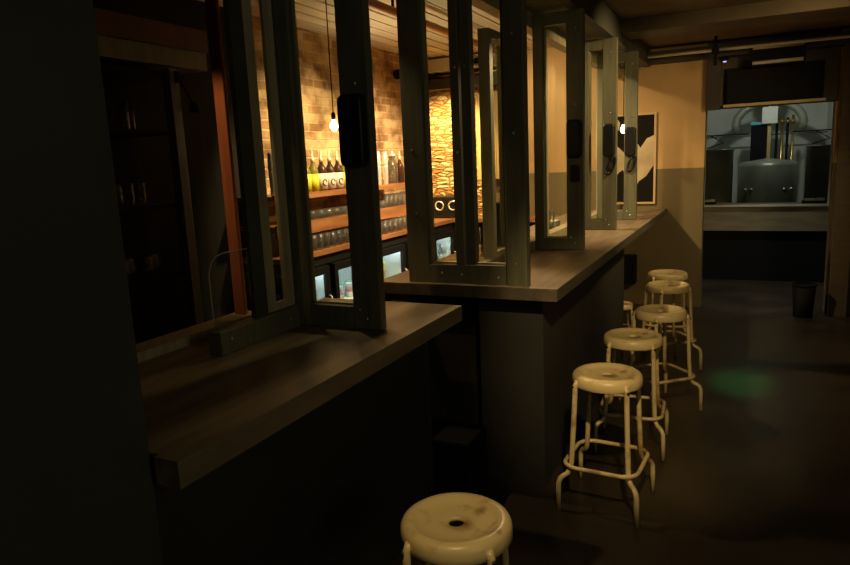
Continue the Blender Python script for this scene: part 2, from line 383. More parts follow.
def casement(label, xh, xf, y, z0, z1, hz, hh, latch, sw=.10, th=.045, swh=None, rail=.075):
    """leaf hinged at x = xh, swung out square to the bar, free edge at x = xf"""
    swh = swh or sw
    t = thing('casement_window', label, 'window', (xh, y, z0), 0, 'casement windows swung out over the bar')
    w = xf-xh; h = z1-z0
    bm = boxes((0, swh, 0, th, 0, h), bev=.003); obj('hinge_stile', bm, ['frame', 'screw'], t)
    bm = boxes((w-sw, w, 0, th, 0, h), bev=.003)
    screws(bm, [(w-sw*.5, .04), (w-sw*.75, .075), (w-sw*.45, h*.62), (w-sw*.45, h-.10)], 0); obj('free_stile', bm, ['frame', 'screw'], t)
    obj('bottom_rail', boxes((swh, w-sw, .002, th-.002, 0, rail), bev=.002), 'frame', t)
    obj('top_rail', boxes((swh, w-sw, .002, th-.002, h-rail, h), bev=.002), 'frame', t)
    obj('glazing_bead', boxes((swh, swh+.008, .03, th+.004, rail, h-rail), (w-sw-.008, w-sw, .03, th+.004, rail, h-rail), (swh, w-sw, .03, th+.004, rail, rail+.007)), 'frame_pale', t)
    obj('pane', boxes((swh, w-sw, .016, .022, rail, h-rail)), 'glass', t)
    bm = bmesh.new(); rounded_block(bm, sw*.86, hh, .04, .022)
    obj('handle', bm, 'black', t, (w-sw*.5-.003, 0, hz-z0))
    bm = bmesh.new()
    if latch:
        p = [(u*.55, -.012-.004*math.sin(k), v) for k, (u, v) in enumerate(loop_path(.045, .06, 20, 2.6))]
        p = [(a+.35*c, b, c) for a, b, c in p]
        add_tube(bm, p, .009, 8, closed=True)
        obj('latch_ring', bm, 'black', t, (w-sw*.5+.01, 0, hz-z0-hh/2-.07))
    elif latch is None: bm.free()
    else:
        rounded_block(bm, sw*.55, .10, .02, .015)
        obj('latch', bm, 'black', t, (w-sw*.5, 0, hz-z0-hh/2-.09))
    return t
casement('open casement window swung out over the lower near counter', -1.625, -1.212, 2.10, .952, 2.40, 1.685, .255, None, sw=.118, th=.042, swh=.09, rail=.085)
casement('open casement window next to the corner post on the long counter, with dark handle', -1.175, -.875, 4.0, 1.002, 2.385, 1.66, .22, False, rail=.07, swh=.06)
casement('middle open casement window on the long counter with lit front stile', -1.175, -.875, 5.1, 1.002, 2.385, 1.665, .235, True)
casement('open casement window farthest along the long counter, before the picture', -1.175, -.845, 5.9, 1.002, 2.385, 1.66, .235, True)

# glass screen in a wooden rail on the near counter
t = thing('glass_screen', 'low round-cornered glass screen in a dark wooden rail on the near counter', 'screen', (-1.60, 1.645, .95))
bm = boxes((-.03, .03, 0, .44, 0, .082), bev=.004)
add_lathe(bm, [(.007, 0), (.005, .003), (.0001, .004)], (.03, .05, .05), 8, 1, axis='X')
add_lathe(bm, [(.007, 0), (.005, .003), (.0001, .004)], (.03, .38, .04), 8, 1, axis='X')
obj('base_rail', bm, ['frame', 'screw'], t)
poly = [(0.005, .06), (.2, .06), (.2, .34)] + [(.075-.07*math.sin(math.radians(a)), .27+.07*math.cos(math.radians(a))) for a in (0, 22, 45, 68, 90)]
bm = bmesh.new(); add_prism(bm, poly, -.004, .004, axes='YZX'); obj('pane', bm, 'glass', t)
edge = [(0, u, v) for u, v in [(.2, .34)]+poly[3:]+[(.005, .09)]]
bm = bmesh.new(); add_tube(bm, edge, .0022, 6); obj('polished_edge', bm, 'tube', t)

# ------------------------------------------------------------------ stools
def make_stool(label, loc, rz, hs=.618, name='bar_stool', group='round beige bar stools'):
    t = thing(name, label, 'stool', loc, rz, group)
    d = hs-.605
    bm = bmesh.new()
    prof = [(.021, .578), (.021, .588), (.026, .5905), (.06, .5885), (.095, .592), (.110, .598), (.118, .604), (.126, .6055), (.136, .604), (.146, .597), (.151, .586), (.152, .572), (.152, .556), (.149, .552), (.145, .555), (.145, .578), (.11, .583), (.03, .579)]
    add_lathe(bm, [(r, z+d) for r, z in prof], n=48, closed=True)
    obj('seat', bm, 'stool', t)
    k = hs/.605
    for q in range(4):
        a = PI/4+q*PI/2; c, s = math.cos(a), math.sin(a)
        pr = [(.146, .580+d), (.156, .560+d), (.158, .52+d), (.165, .38*k), (.174, .235*k), (.177, .205*k), (.183, .182*k), (.196, .166*k), (.216, .158*k), (.231, .148*k), (.239, .130*k), (.241, .10*k), (.242, .0)]
        bm = bmesh.new(); add_tube(bm, [(r*c, r*s, z) for r, z in pr], [.0115]*len(pr), 10)
        # bolt through the flattened top of the leg
        n0 = len(bm.verts); add_lathe(bm, [(.007, 0), (.007, .004), (.0001, .006)], (0, 0, 0), 8, 1, axis='X')
        bm.verts.ensure_lookup_table()
        vs = bm.verts[n0:]
        bmesh.ops.transform(bm, matrix=Matrix.Translation((.168*c, .168*s, .556+d)) @ Matrix.Rotation(a, 4, 'Z'), verts=vs)
        obj('leg', bm, ['stool', 'bolt'], t)
    bm = bmesh.new()
    hwd, cr = .160, .070; ring = []
    for q in range(4):
        cx = (hwd-cr)*(1 if q in (0, 3) else -1); cy = (hwd-cr)*(1 if q in (0, 1) else -1)
        for i in range(8):
            a = math.radians(q*90+i*90/7); ring.append((cx+cr*math.cos(a), cy+cr*math.sin(a), .205*k))
    add_tube(bm, ring, .0095, 10, closed=True); obj('foot_ring', bm, 'stool', t)
    return t
st = make_stool('beige round stool by the near counter, nearest the camera, seat only in view', (-.677, 1.516, 0), math.radians(12))
for i, (x, y, a, l) in enumerate([(-.528, 2.885, -4, 'beige bar stool in full view, second from the camera, by the bar front'),
        (-.518, 3.564, 3, 'beige bar stool directly behind the fully visible one, third from the camera'),
        (-.447, 4.20, 42, 'beige bar stool in the middle of the row, fourth from the camera, turned corner-on'),
        (-.493, 5.058, 35, 'beige bar stool fifth along the row, overlapping the last one'),
        (-.547, 5.55, 8, 'last beige bar stool of the row, nearest the olive far wall')]):
    dup(st, (x, y, 0), math.radians(a), l)
ls = make_stool('low beige stool half hidden behind the far end of the bar front', (-.93, 5.62, 0), math.radians(20), .44, 'low_stool', None); ls.scale = (.75, .75, .75)

# ------------------------------------------------------------------ back bar: shelves, fridges, bottles, glasses
XS = -3.0
for nm, lab, z, th, lip in (('wall_shelf', 'top red-brown shelf carrying the bottles on the brick wall', 1.375, .028, .035), ('wall_shelf', 'middle red-brown shelf of glasses below the bottles', 1.165, .028, .085)):
    t = thing(nm, lab, 'shelf', (-3.3, 3.7, z), 0, 'red-brown back bar shelves')
    obj('board', boxes((.02, .36, 0, 2.2, -th, 0)), 'shelf', t); obj('lip', boxes((.36, .38, 0, 2.2, -lip, .008)), 'shelf', t)
t = thing('back_counter', 'red-brown back counter over the fridges with a row of tumblers', 'counter', (-3.3, 3.7, .94))
obj('board', boxes((.02, .42, 0, 3.0, -.035, 0)), 'shelf', t); obj('fascia', boxes((.02, .40, 0, 3.0, -.11, -.035)), 'mblack', t)

def bottle(label, y, kind, x=XS, z=1.375, h=.30, group='bottles on the top shelf'):
    t = thing('liquor_bottle', label, 'bottle', (x, y, z), 0, group)
    k = h/.30; r = .041
    bm = bmesh.new()
    g = {'y': 'greenglass', 'w': 'brownglass', 'd': 'brownglass', 'c': 'cglass'}[kind]
    add_lathe(bm, [(r*.9, 0), (r, .006), (r, .155*k), (r*.85, .178*k), (.018, .205*k), (.0145, .215*k), (.0145, .25*k)], n=20); obj('body', bm, g, t)
    bm = bmesh.new(); add_lathe(bm, [(r+.0015, .015), (r+.0015, .138*k)], n=20)
    if kind in 'yw':
        if kind == 'w':
            pts = []
            for i in range(14):
                a = i/13*PI*1.6; rr = .012+.010*i/13
                ang = rr*math.cos(a)/r-.35; pts.append(((r+.003)*math.cos(ang), (r+.003)*math.sin(ang), .072+rr*math.sin(a)*1.3))
            add_tube(bm, pts, .0045, 6, mi=1)
        obj('label_band', bm, ['yellow' if kind == 'y' else 'cream', 'mark'], t)
    else: bm.free()
    bm = bmesh.new(); add_lathe(bm, [(.0155, .225*k), (.0155, .255*k), (.009, .26*k), (.0075, .30*k), (.004, .315*k)], n=14); obj('pourer', bm, 'spout', t)
    return t
for y, k, l in [(4.19, 'y', 'yellow-labelled bottle at the left end of the visible bottles'), (4.29, 'y', 'second yellow-labelled bottle, beside the cream-labelled ones'),
        (4.405, 'w', 'dark bottle with cream label between a yellow bottle and another cream one'), (4.52, 'w', 'dark bottle with cream label, middle of three cream-labelled ones'),
        (4.635, 'w', 'dark bottle with cream label beside the right-hand yellow bottle'), (4.735, 'y', 'yellow-labelled bottle at the right end, next to the casement handle')]:
    bottle(l, y, k)
bottle('dark unlabelled bottle at the end of the top shelf', 5.72, 'd', h=.29)
def shaker(label, y, x=XS, h=.30, r=.028):
    t = thing('steel_shaker', label, 'shaker', (x, y, 1.375), 0, 'steel shakers on the top shelf')
    bm = bmesh.new(); add_lathe(bm, [(r*.8, 0), (r*.85, .01), (r, h*.55), (r*1.02, h*.6)], n=18); obj('tin', bm, 'steel', t)
    bm = bmesh.new(); add_lathe(bm, [(r*1.03, h*.585), (r*1.05, h*.62), (r*.95, h*.95), (r*.8, h)], n=18); obj('upper_tin', bm, 'steel', t)
shaker('tall steel shaker seen through the narrow window at the shelf start', 3.80)
shaker('tall steel shaker nearest the near casement on its right', 5.30)
shaker('second tall steel shaker, between another shaker and a glass jar', 5.43)
t = thing('glass_jar', 'lidded glass jar beside the steel shakers on the top shelf', 'jar', (XS, 5.57, 1.375))
bm = bmesh.new(); add_lathe(bm, [(.045, 0), (.05, .01), (.05, .2), (.03, .23), (.03, .25), (.027, .25), (.027, .23), (.046, .198), (.046, .012), (.0001, .012)], n=18); obj('body', bm, 'cglass', t)
bm = bmesh.new(); add_lathe(bm, [(.036, .25), (.036, .275), (.01, .285), (.012, .30), (.0001, .305)], n=16); obj('lid', bm, 'steel', t)

def tumbler_mesh(h, r):
    bm = bmesh.new(); add_lathe(bm, [(r*.82, 0), (r*.86, .004), (r, h), (r-.003, h), (r*.80, .014), (.0001, .012)], n=16)
    bmesh.ops.recalc_face_normals(bm, faces=bm.faces)
    me = bpy.data.meshes.new('drinking_glass'); bm.to_mesh(me); bm.free(); me.materials.append(M['cglass']); return me
TUMB, SHORT, TALL = tumbler_mesh(.125, .036), tumbler_mesh(.075, .040), tumbler_mesh(.155, .033)
def place_glass(me, loc, label, group, name='drinking_glass'):
    o = bpy.data.objects.new(name, me); C.objects.link(o); o.location = loc; tag(o, label, 'glass', group); return o
for k in range(11): place_glass(TUMB, (-2.95, 4.06+.088*k, .94), 'clear tumbler in the row on the back counter below the bottles', 'tumblers on the back counter below the bottles')
for k in range(7): place_glass(TUMB, (-2.95, 5.17+.098*k, .94), 'clear tumbler in the row on the back counter below the shakers', 'tumblers on the back counter below the shakers')
for k in range(5): place_glass(SHORT, (-2.98, 4.20+.11*k, 1.165), 'short round glass in the row on the middle shelf below the bottles', 'short glasses on the middle shelf')
for k in range(2): place_glass(SHORT, (-2.97, 5.17+.10*k, 1.165), 'short glass on the middle shelf directly below the steel shakers', 'short glasses below the shakers')
for k in range(5): place_glass(TUMB, (-2.98, 5.38+.09*k, 1.165), 'clear tumbler standing on the middle shelf beside the short glasses', 'tumblers on the middle shelf')

def can(label, loc, cols, kind, group):
    t = thing('drink_can' if kind == 'can' else 'beer_bottle', label, kind, loc, 0, group)
    if 'colourful' in label: t.scale = (1.3, 1.3, 1.75)
    bm = bmesh.new()
    if kind == 'can':
        add_lathe(bm, [(.026, 0), (.032, .008), (.032, .11), (.027, .118)], n=14); obj('body', bm, cols[0], t)
        bm = bmesh.new(); add_lathe(bm, [(.0325, .045), (.0325, .085)], n=14); obj('print_band', bm, cols[1], t)
    else:
        add_lathe(bm, [(.028, 0), (.030, .006), (.030, .12), (.012, .165), (.012, .21)], n=14); obj('body', bm, cols[0], t)
        bm = bmesh.new(); add_lathe(bm, [(.0305, .03), (.0305, .10)], n=14); obj('label_band', bm, cols[1], t)
def fridge(y0, y1, label, fill):
    t = thing('back_bar_fridge', label, 'fridge', (-2.90, y0, 0), 0, 'glass-door fridges under the back counter')
    L = y1-y0
    obj('cabinet', boxes((-.38, -.36, 0, L, .05, .82), (-.36, .0, 0, .02, .05, .82), (-.36, 0, L-.02, L, .05, .82), (-.36, 0, .02, L-.02, .05, .10), (-.36, 0, .02, L-.02, .80, .82), (-.36, -.02, .02, L-.02, 0, .05)), 'mblack', t)
    obj('lining', boxes((-.36, -.35, .02, L-.02, .10, .80), (-.35, -.01, .02, .03, .10, .80), (-.35, -.01, L-.03, L-.02, .10, .80)), 'fridge_in', t)
    obj('shelf', boxes((-.34, -.02, .03, L-.03, .46, .468)), 'fridge_in', t)
    obj('strip_light', boxes((-.05, -.03, .04, L-.04, .782, .797)), 'lamp_cool', t)
    d = obj('door', boxes((.002, .03, 0, .05, .06, .82), (.002, .03, L-.05, L, .06, .82), (.002, .03, .05, L-.05, .06, .12), (.002, .03, .05, L-.05, .76, .82)), 'black', t)
    obj('pane', boxes((.012, .018, .05, L-.05, .12, .76)), 'glass', d)
    bm = bmesh.new(); add_tube(bm, [(.03, L-.025, .35), (.05, L-.025, .36), (.05, L-.025, .58), (.03, L-.025, .59)], .007, 8); obj('handle', bm, 'steel', d)
    for i, (dy, dz, kind, cols, lab) in enumerate(fill): can(lab, (-3.02-(i % 2)*.05, y0+dy, dz), cols, kind, 'drinks inside the back bar fridges')
cols = [('fridge_in', 'green'), ('fridge_in', 'blue'), ('teal', 'fridge_in'), ('steel', 'blue')]
fridge(3.66, 4.23, 'glass-door fridge seen through the near casement, left of the pair', [(.33+.055*k if k < 3 else .20+.08*(k-3), .468, 'bottle', ('greenglass', 'fridge_in'), 'green glass bottle in the left fridge behind the near casement') for k in range(5)])
fridge(4.30, 4.92, 'glass-door fridge seen through the near casement, beside its free stile', [(.12+.075*k, .468, 'can', ('green', 'fridge_in') if k % 2 else ('fridge_in', 'pink'), 'green and white can in the fridge beside the casement stile' if k % 2 else 'pink and white can in the fridge beside the casement stile') for k in range(6)])
fridge(4.98, 5.50, 'glass-door fridge with colourful cans seen right of the near casement', [(.10+.095*k, .468, 'can', (('teal', 'red'), ('orange', 'blue'), ('lime', 'orange'), ('lime', 'yellow'), ('teal', 'orange'))[k], ('teal can with a red band', 'orange can with a blue band', 'lime can with an orange band', 'lime can with a yellow band', 'teal can with an orange band')[k]+' in the fridge of colourful cans') for k in range(4)])
fridge(6.16, 6.68, 'glass-door fridge at the end of the row, beside the side counter', [(.10+.09*k, .468, 'bottle', ('cglass', 'fridge_in'), 'pale bottle in the last fridge beside the side counter') for k in range(5)])
fridge(5.56, 6.12, 'white-lit glass-door fridge seen through the end window', [(.10+.09*k, .468, 'bottle', ('cglass', 'fridge_in'), 'pale bottle in the white-lit fridge behind the end window') for k in range(5)])

# twin speaker box, cups, drinks fridge and odds near the end window
t = thing('speaker_box', 'black box with two round chrome-ringed cones below the glowing stone wall', 'speaker', (-2.99, 6.88, .94))
obj('cabinet', boxes((-.16, .16, -.12, .10, .0, .24), bev=.012), 'black', t)
for x in (-.08, .08):
    bm = bmesh.new(); add_lathe(bm, [(.055, 0), (.055, -.012), (.042, -.014), (.040, 0)], (x, -.12, .14), 20, axis='Y'); c = obj('cone_ring', bm, 'steel', t)
    bm = bmesh.new(); add_lathe(bm, [(.040, -.004), (.012, .02), (.0001, .012)], (x, -.12, .14), 20, axis='Y'); obj('cone', bm, 'mblack', c)
t = thing('side_counter', 'wooden counter across the bar end below the stone wall', 'counter', (-2.5, 6.9, 0))
obj('board', boxes((-.78, .80, -.18, .16, .90, .94)), 'shelf', t); obj('front_panel', boxes((-.78, .80, -.14, -.10, 0, .90)), 'mblack', t)
for k, x in enumerate((-1.345, -1.30)):
    bm = bmesh.new(); add_lathe(bm, [(.02, 0), (.024, .004), (.026, .07), (.023, .07), (.02, .008), (.0001, .008)], n=16)
    o = obj('metal_cup', bm, 'dsteel', loc=(x+.03, 2.99+.06*k, 1.0)); tag(o, 'small metal cup behind the end window, standing on the counter', 'cup', 'metal cups behind the end window')
for k in range(4):
    o = place_glass(TALL, (-1.50+.05*k, 3.75+.1*k, 1.0), 'tall pale glass on the long counter behind the end window mullion', 'tall glasses behind the end window')
o = place_glass(TALL, (-1.36, 5.05, 1.0), 'tall glass standing behind the casement next to the corner post', None)
t = thing('napkin_holder', 'white napkin holder on the counter behind the casement next to the corner post', 'holder', (-1.40, 5.25, 1.0))
obj('tray', boxes((-.07, .07, -.09, .09, 0, .012), bev=.003), 'black', t); obj('napkins', boxes((-.05, .05, -.07, .07, .012, .06), bev=.004), 'white', t)
# beer taps at the right bay of the end window
t = thing('beer_tap', 'dark beer tap column on the counter behind the right bay of the end window', 'tap', (-1.42, 3.98, 1.0))
bm = bmesh.new(); add_lathe(bm, [(.05, 0), (.05, .01), (.028, .02), (.028, .26), (.034, .27), (.034, .29), (.0001, .30)], n=18); obj('column', bm, 'black', t)
bm = bmesh.new(); add_tube(bm, [(.02, 0, .22), (.07, 0, .23), (.09, 0, .21), (.09, 0, .17)], .010, 8); obj('spout', bm, 'steel', t)
bm = bmesh.new(); add_tube(bm, [(.06, 0, .235), (.065, 0, .27), (.07, 0, .37)], [.006, .009, .014], 8); obj('handle', bm, 'mblack', t)

# red pipe under the bar ceiling, duct and pipes on the end wall
bm = bmesh.new(); add_tube(bm, [(-2.2, 1.3, 2.575), (-2.2, 7.1, 2.575)], .028, 12); o = obj('ceiling_pipe', bm, 'redpipe'); tag(o, 'red-brown pipe running along the pale bar ceiling', 'pipe')
for y in (2.2, 4.2, 6.2): obj('hanger', boxes((-2.206, -2.194, y, y+.02, 2.575, 2.672)), 'mblack', o)
o = obj('ventilation_duct', boxes((-3.28, -2.3, 6.85, 7.1, 2.52, 2.66), bev=.01), 'white'); tag(o, 'pale duct under the ceiling above the glowing stone wall', 'duct')
bm = bmesh.new(); add_lathe(bm, [(.05, 0), (.05, -.01), (.035, -.012), (.033, 0)], (-2.62, 6.85, 2.59), 18, axis='Y'); obj('round_vent', bm, 'dsteel', o)
bm = bmesh.new(); add_tube(bm, [(-3.28, 6.9, 2.475), (-2.2, 6.9, 2.475)], .014, 8); o = obj('wall_pipe', bm, 'brass'); tag(o, 'thin brass pipe between pale duct and dark beam on the bar end wall', 'pipe')
obj('clip', boxes((-3.12, -3.10, 6.89, 7.12, 2.465, 2.52)), 'mblack', o)
o = obj('wall_beam', boxes((-3.29, -2.2, 6.88, 7.08, 2.34, 2.45)), 'beam'); tag(o, 'dark beam across the bar end wall above the stone', 'beam')
bm = boxes(*[(-2.70+.075*k, -2.63+.075*k, 7.0, 7.09+.01, 1.35, 2.27) for k in range(5)])
o = obj('plank_panel', bm, 'pic_frame'); tag(o, 'upright orange wooden plank panel right of the stone wall', 'panel')
bm = bmesh.new(); add_tube(bm, [(-3.24, 6.42, .94), (-3.24, 6.42, 2.42)], .03, 12); o = obj('wall_pipe', bm, 'redpost'); tag(o, 'upright dark red pipe at the end of the brick wall', 'pipe')
t = thing('wall_lamp', 'small black lamp on top of the upright red pipe', 'lamp', (-3.24, 6.42, 2.42))
bm = bmesh.new(); add_lathe(bm, [(.03, 0), (.03, .03), (.0001, .035)], n=12); obj('base', bm, 'mblack', t)
bm = bmesh.new(); add_tube(bm, [(0, 0, .03), (.0, -.05, .06), (0, -.2, .03)], [.015, .04, .05], 10); obj('head', bm, 'mblack', t)

# pendant bulbs
def pendant(label, x, y, z, top, bm_='bulb', r=.026):
    t = thing('pendant_bulb', label, 'lamp', (x, y, z), 0, 'bare pendant bulbs')
    bm = bmesh.new(); add_lathe(bm, [(.0001, -r*1.15), (r*.6, -r*.95), (r, -r*.1), (r*.9, r*.5), (r*.5, r*1.3), (r*.42, r*1.7)], n=18); obj('bulb', bm, bm_, t)
    bm = bmesh.new(); add_lathe(bm, [(r*.5, r*1.6), (r*.55, r*3), (r*.3, r*3.4)], n=12); obj('socket', bm, 'mblack', t)
    bm = bmesh.new(); add_tube(bm, [(0, 0, r*3.3), (0, 0, top-z)], .0035, 6); obj('cord', bm, 'mblack', t)
pendant('glowing bare bulb hanging before the brick wall beside the casement handle', -2.4, 3.70, 1.815, 2.672)
pendant('glowing bare bulb hanging in front of the framed picture', -1.06, 6.55, 1.78, 2.40, 'bulb_dim', .03)

# left dark cabinet with glasses
t = thing('glass_cabinet', 'dark open cabinet of glasses seen beside the green wall', 'cabinet', (-3.28, 2.30, 0))
obj('carcass', boxes((0, .02, 0, .58, .1, 2.12), (.02, .36, 0, .03, .1, 2.12), (.02, .36, .03, .58, 2.09, 2.12), (.02, .36, .03, .58, .1, .14)), 'mblack', t)
for z in (1.80, 1.395, 1.0): obj('shelf', boxes((.02, .35, .03, .55, z-.022, z)), 'mblack', t)
obj('side_post', boxes((.32, .38, .55, .615, 0, 2.14), bev=.003), 'frame', t)
o = obj('wall_beam', boxes((-3.285, -2.88, 1.12, 3.15, 2.25, 2.37)), 'dimred'); tag(o, 'dim red beam along the wall above the dark cabinet', 'beam')
o = obj('wall_ledge', boxes((-3.285, -2.90, 1.12, 3.15, 2.15, 2.25)), 'frame'); tag(o, 'pale ledge board below the dim red beam', 'ledge')
for k in range(4): place_glass(TALL, (-3.02-(k % 2)*.06, 2.43+.09*k, 1.80), 'tall glass on the top shelf of the dark cabinet', 'tall glasses in the dark cabinet')
for k in range(3): place_glass(TUMB, (-2.98, 2.47+.075*k, 1.395), 'tumbler on the middle shelf of the dark cabinet', 'tumblers in the dark cabinet')
for k in range(4):
    t = thing('glass_mug', 'glass mug on the lowest shelf of the dark cabinet', 'mug', (-2.98-(k % 2)*.05, 2.44+.085*k, 1.0), 0, 'glass mugs in the dark cabinet')
    bm = bmesh.new(); add_lathe(bm, [(.033, 0), (.036, .005), (.036, .12), (.033, .12), (.032, .015), (.0001, .013)], n=16); obj('body', bm, 'cglass', t)
    bm = bmesh.new(); add_tube(bm, [(.034, .0, .1), (.06, 0, .09), (.062, 0, .05), (.034, 0, .03)], .005, 6); obj('handle', bm, 'cglass', t)
t = thing('swing_arm_lamp', 'dark jointed arm lamp fixed to the pale post of the dark cabinet', 'lamp', (-2.885, 2.90, 1.96))
bm = bmesh.new(); add_tube(bm, [(0, -.02, .22), (.02, .07, .08), (.02, .12, .0)], .011, 8); obj('arm', bm, 'mblack', t)
bm = bmesh.new(); add_lathe(bm, [(.02, .03), (.035, .02), (.055, -.06), (.052, -.06), (.03, .01)], (.02, .14, -.03), 16); obj('shade', bm, 'mblack', t)
bm = bmesh.new(); add_lathe(bm, [(.015, .0), (.02, -.03), (.0001, -.045)], (.02, .14, -.03), 12); obj('bulb', bm, 'spout', t)
obj('wall_plate', boxes((-.012, .012, -.04, .0, .16, .26)), 'mblack', t); t.scale = (.62, .62, .62)

# ------------------------------------------------------------------ far end: picture, screen, ceiling gear, brewery
t = thing('framed_picture', 'framed dark picture with a pale flowing shape on the far wall by the counter end', 'picture', (-1.24, 7.095, 1.07))
obj('frame', boxes((-.02, .41, -.02, 0, -.02, 0), (-.02, .41, -.02, 0, .86, .88), (-.02, 0, -.02, 0, 0, .86), (.39, .41, -.02, 0, 0, .86)), 'pic_frame', t)
bm = boxes((0, .39, -.012, 0, 0, .86))
def blob(pts):
    add_prism(bm, pts, -.0145, -.012, 1, 'XZY')
blob([(.39, .66), (.32, .63), (.26, .54), (.21, .62), (.15, .58), (.10, .50), (.04, .56), (0, .55), (0, .22), (.05, .30), (.09, .33), (.13, .24), (.14, .10), (.11, .02), (.19, .02), (.22, .15), (.25, .21), (.32, .26), (.39, .37)])
blob([(.0, .74), (.05, .72), (.06, .80), (.02, .85), (.0, .85)])
obj('print', bm, ['pic_black', 'pic_beige'], t)
t = thing('wall_screen', 'black rectangular screen above the opening to the brewery', 'screen', (.19, 7.095, 2.14))
obj('panel', boxes((-.40, .39, -.06, 0, -.17, .155), bev=.006), 'mblack', t)
obj('frame', boxes((-.42, .41, -.065, -.0, -.195, -.17)), 'pic_frame', t)
o = obj('wall_mounted_post', boxes((-.385, -.26, 7.03, 7.1, 1.93, 2.40)), 'beam'); tag(o, 'dark upright post between tan wall and black screen', 'post')
o = obj('entrance_post', boxes((.72, .86, 7.0, 7.1, 0, 2.40)), 'lintel'); tag(o, 'olive brown post right of the brewery opening behind the bin', 'post')
# ceiling services
bm = bmesh.new(); add_tube(bm, [(-.88, 6.75, 2.435), (2.4, 6.75, 2.435)], .014, 8); o = obj('ceiling_conduit', bm, 'tube'); tag(o, 'thin pale conduit crossing below the far ceiling', 'conduit')
bm = bmesh.new(); add_tube(bm, [(-.30, 6.72, 2.30), (-.30, 6.72, 2.55)], .014, 8); add_box(bm, -.33, -.27, 6.69, 6.76, 2.40, 2.46); o = obj('hanging_conduit', bm, 'mblack'); tag(o, 'dark vertical conduit drop with junction box near the black screen', 'conduit')
t = thing('ceiling_light', 'unlit twin tube light fixed under the dark beam above the black screen', 'lamp', (.20, 6.91, 2.38))
obj('housing', boxes((-.22, .22, -.01, .015, -.10, .08)), 'mblack', t)
for z in (.055, -.075):
    bm = bmesh.new(); add_tube(bm, [(-.20, -.03, z), (.20, -.03, z)], .016, 10); obj('tube', bm, 'tube', t)
t = thing('ceiling_sensor', 'small sensor with a purple light beside the dark upright post', 'sensor', (-.23, 7.0, 2.372))
bm = bmesh.new(); add_lathe(bm, [(.03, .03), (.03, .0), (.018, -.012)], n=14); obj('body', bm, 'mblack', t)
bm = bmesh.new(); add_lathe(bm, [(.018, -.012), (.014, -.02), (.0001, -.024)], n=14); obj('lens', bm, 'led', t)
# waste bin
t = thing('waste_bin', 'black tapered waste bin on the floor by the brewery opening', 'bin', (.51, 6.93, 0))
bm = bmesh.new(); add_lathe(bm, [(.074, 0), (.08, .005), (.098, .30), (.095, .30), (.077, .012), (.0001, .012)], n=28); obj('body', bm, 'mblack', t)
bm = bmesh.new(); add_lathe(bm, [(.096, .292), (.103, .294), (.103, .308), (.096, .31)], n=28, closed=True); obj('rim', bm, 'mblack', t)
# brewery counter
t = thing('brewery_counter', 'olive wooden counter front below the brewery window', 'counter', (0, 8.7, 0))
obj('front_band', boxes((-.59, 1.01, 0, .06, .60, .885)), 'ledge', t); obj('top', boxes((-.59, 1.01, -.03, .40, .885, .905)), 'tube', t)
obj('plinth', boxes((-.59, 1.01, .05, .10, 0, .60)), 'mblack', t)
def tank(label, x, y, r, z0, z1, arm):
    t = thing('brewing_tank', label, 'tank', (x, y, z0), 0, 'open steel brewing tanks')
    h = z1-z0; bm = bmesh.new()
    add_lathe(bm, [(r*.9, 0), (r, .03), (r, h-.02), (r+.015, h-.015), (r+.015, h), (r-.01, h), (r-.01, .05), (.0001, .04)], n=32); obj('vessel', bm, 'dsteel', t)
    bm = bmesh.new(); add_tube(bm, [(-.5*arm-.05, 0, h+.18), (.5*arm+.05, 0, h+.18)], .008, 8)
    add_tube(bm, [(-.1, 0, h+.18), (.06, -.05, h+.08), (-.13, -.08, h+.02)], .008, 8); obj('lift_rail', bm, 'mblack', t)
    for q in range(3):
        a = 2*PI*q/3+.4; obj('leg', boxes((r*.8*math.cos(a)-.02, r*.8*math.cos(a)+.02, r*.8*math.sin(a)-.02, r*.8*math.sin(a)+.02, -z0, .03)), 'dsteel', t)
tank('open steel brewing tank at the left of the brewery window', -.36, 9.75, .185, .45, 1.56, .6)
tank('open steel brewing tank at the right of the brewery window', .84, 9.75, .185, .45, 1.56, .6)
t = thing('brew_kettle', 'wide low steel kettle in the middle of the brewery window', 'tank', (.24, 10.1, .4))
bm = bmesh.new(); add_lathe(bm, [(.34, 0), (.36, .05), (.36, .92), (.33, .97), (.0001, 1.02)], n=36); obj('vessel', bm, 'dsteel', t)
for q in range(4):
    bm = bmesh.new(); add_lathe(bm, [(.022, 0), (.022, -.04), (.0001, -.05)], ((-.26, -.19, .19, .27)[q], -.27, .62), 10, axis='Y'); obj('valve', bm, 'steel', t)
obj('leg', boxes((-.2, -.15, -.15, -.1, -.4, .02)), 'dsteel', t); obj('leg', boxes((.15, .2, -.15, -.1, -.4, .02)), 'dsteel', t); obj('leg', boxes((-.03, .03, .15, .2, -.4, .02)), 'dsteel', t)
t = thing('extraction_hood', 'pale arched hood with a square plate above the brew kettle', 'hood', (.24, 10.6, 2.0))
bm = bmesh.new(); add_tube(bm, [(.42*math.cos(math.radians(a)), 0, -.12+.30*math.sin(math.radians(a))) for a in range(-20, 201, 20)], .055, 12); obj('arch', bm, 'dsteel', t)
bm = bmesh.new(); add_lathe(bm, [(.13, 0), (.13, -.05), (.08, -.06), (.075, 0)], (0, -.05, .32), 24, axis='Y'); obj('fan_ring', bm, 'steel', t)
obj('plate', boxes((-.09, .10, -.12, -.1, -.12, .10)), 'white', t)
obj('stem', boxes((-.02, .02, -.11, 0, .05, .6)), 'dsteel', t)
t = thing('control_cabinet', 'dark control cabinet with teal top edge above the brew kettle', 'cabinet', (.12, 10.55, 1.35))
obj('body', boxes((-.10, .10, 0, .2, 0, .52), bev=.006), 'mblack', t); obj('top_edge', boxes((-.11, .11, -.005, .2, .52, .56)), 'teal', t)
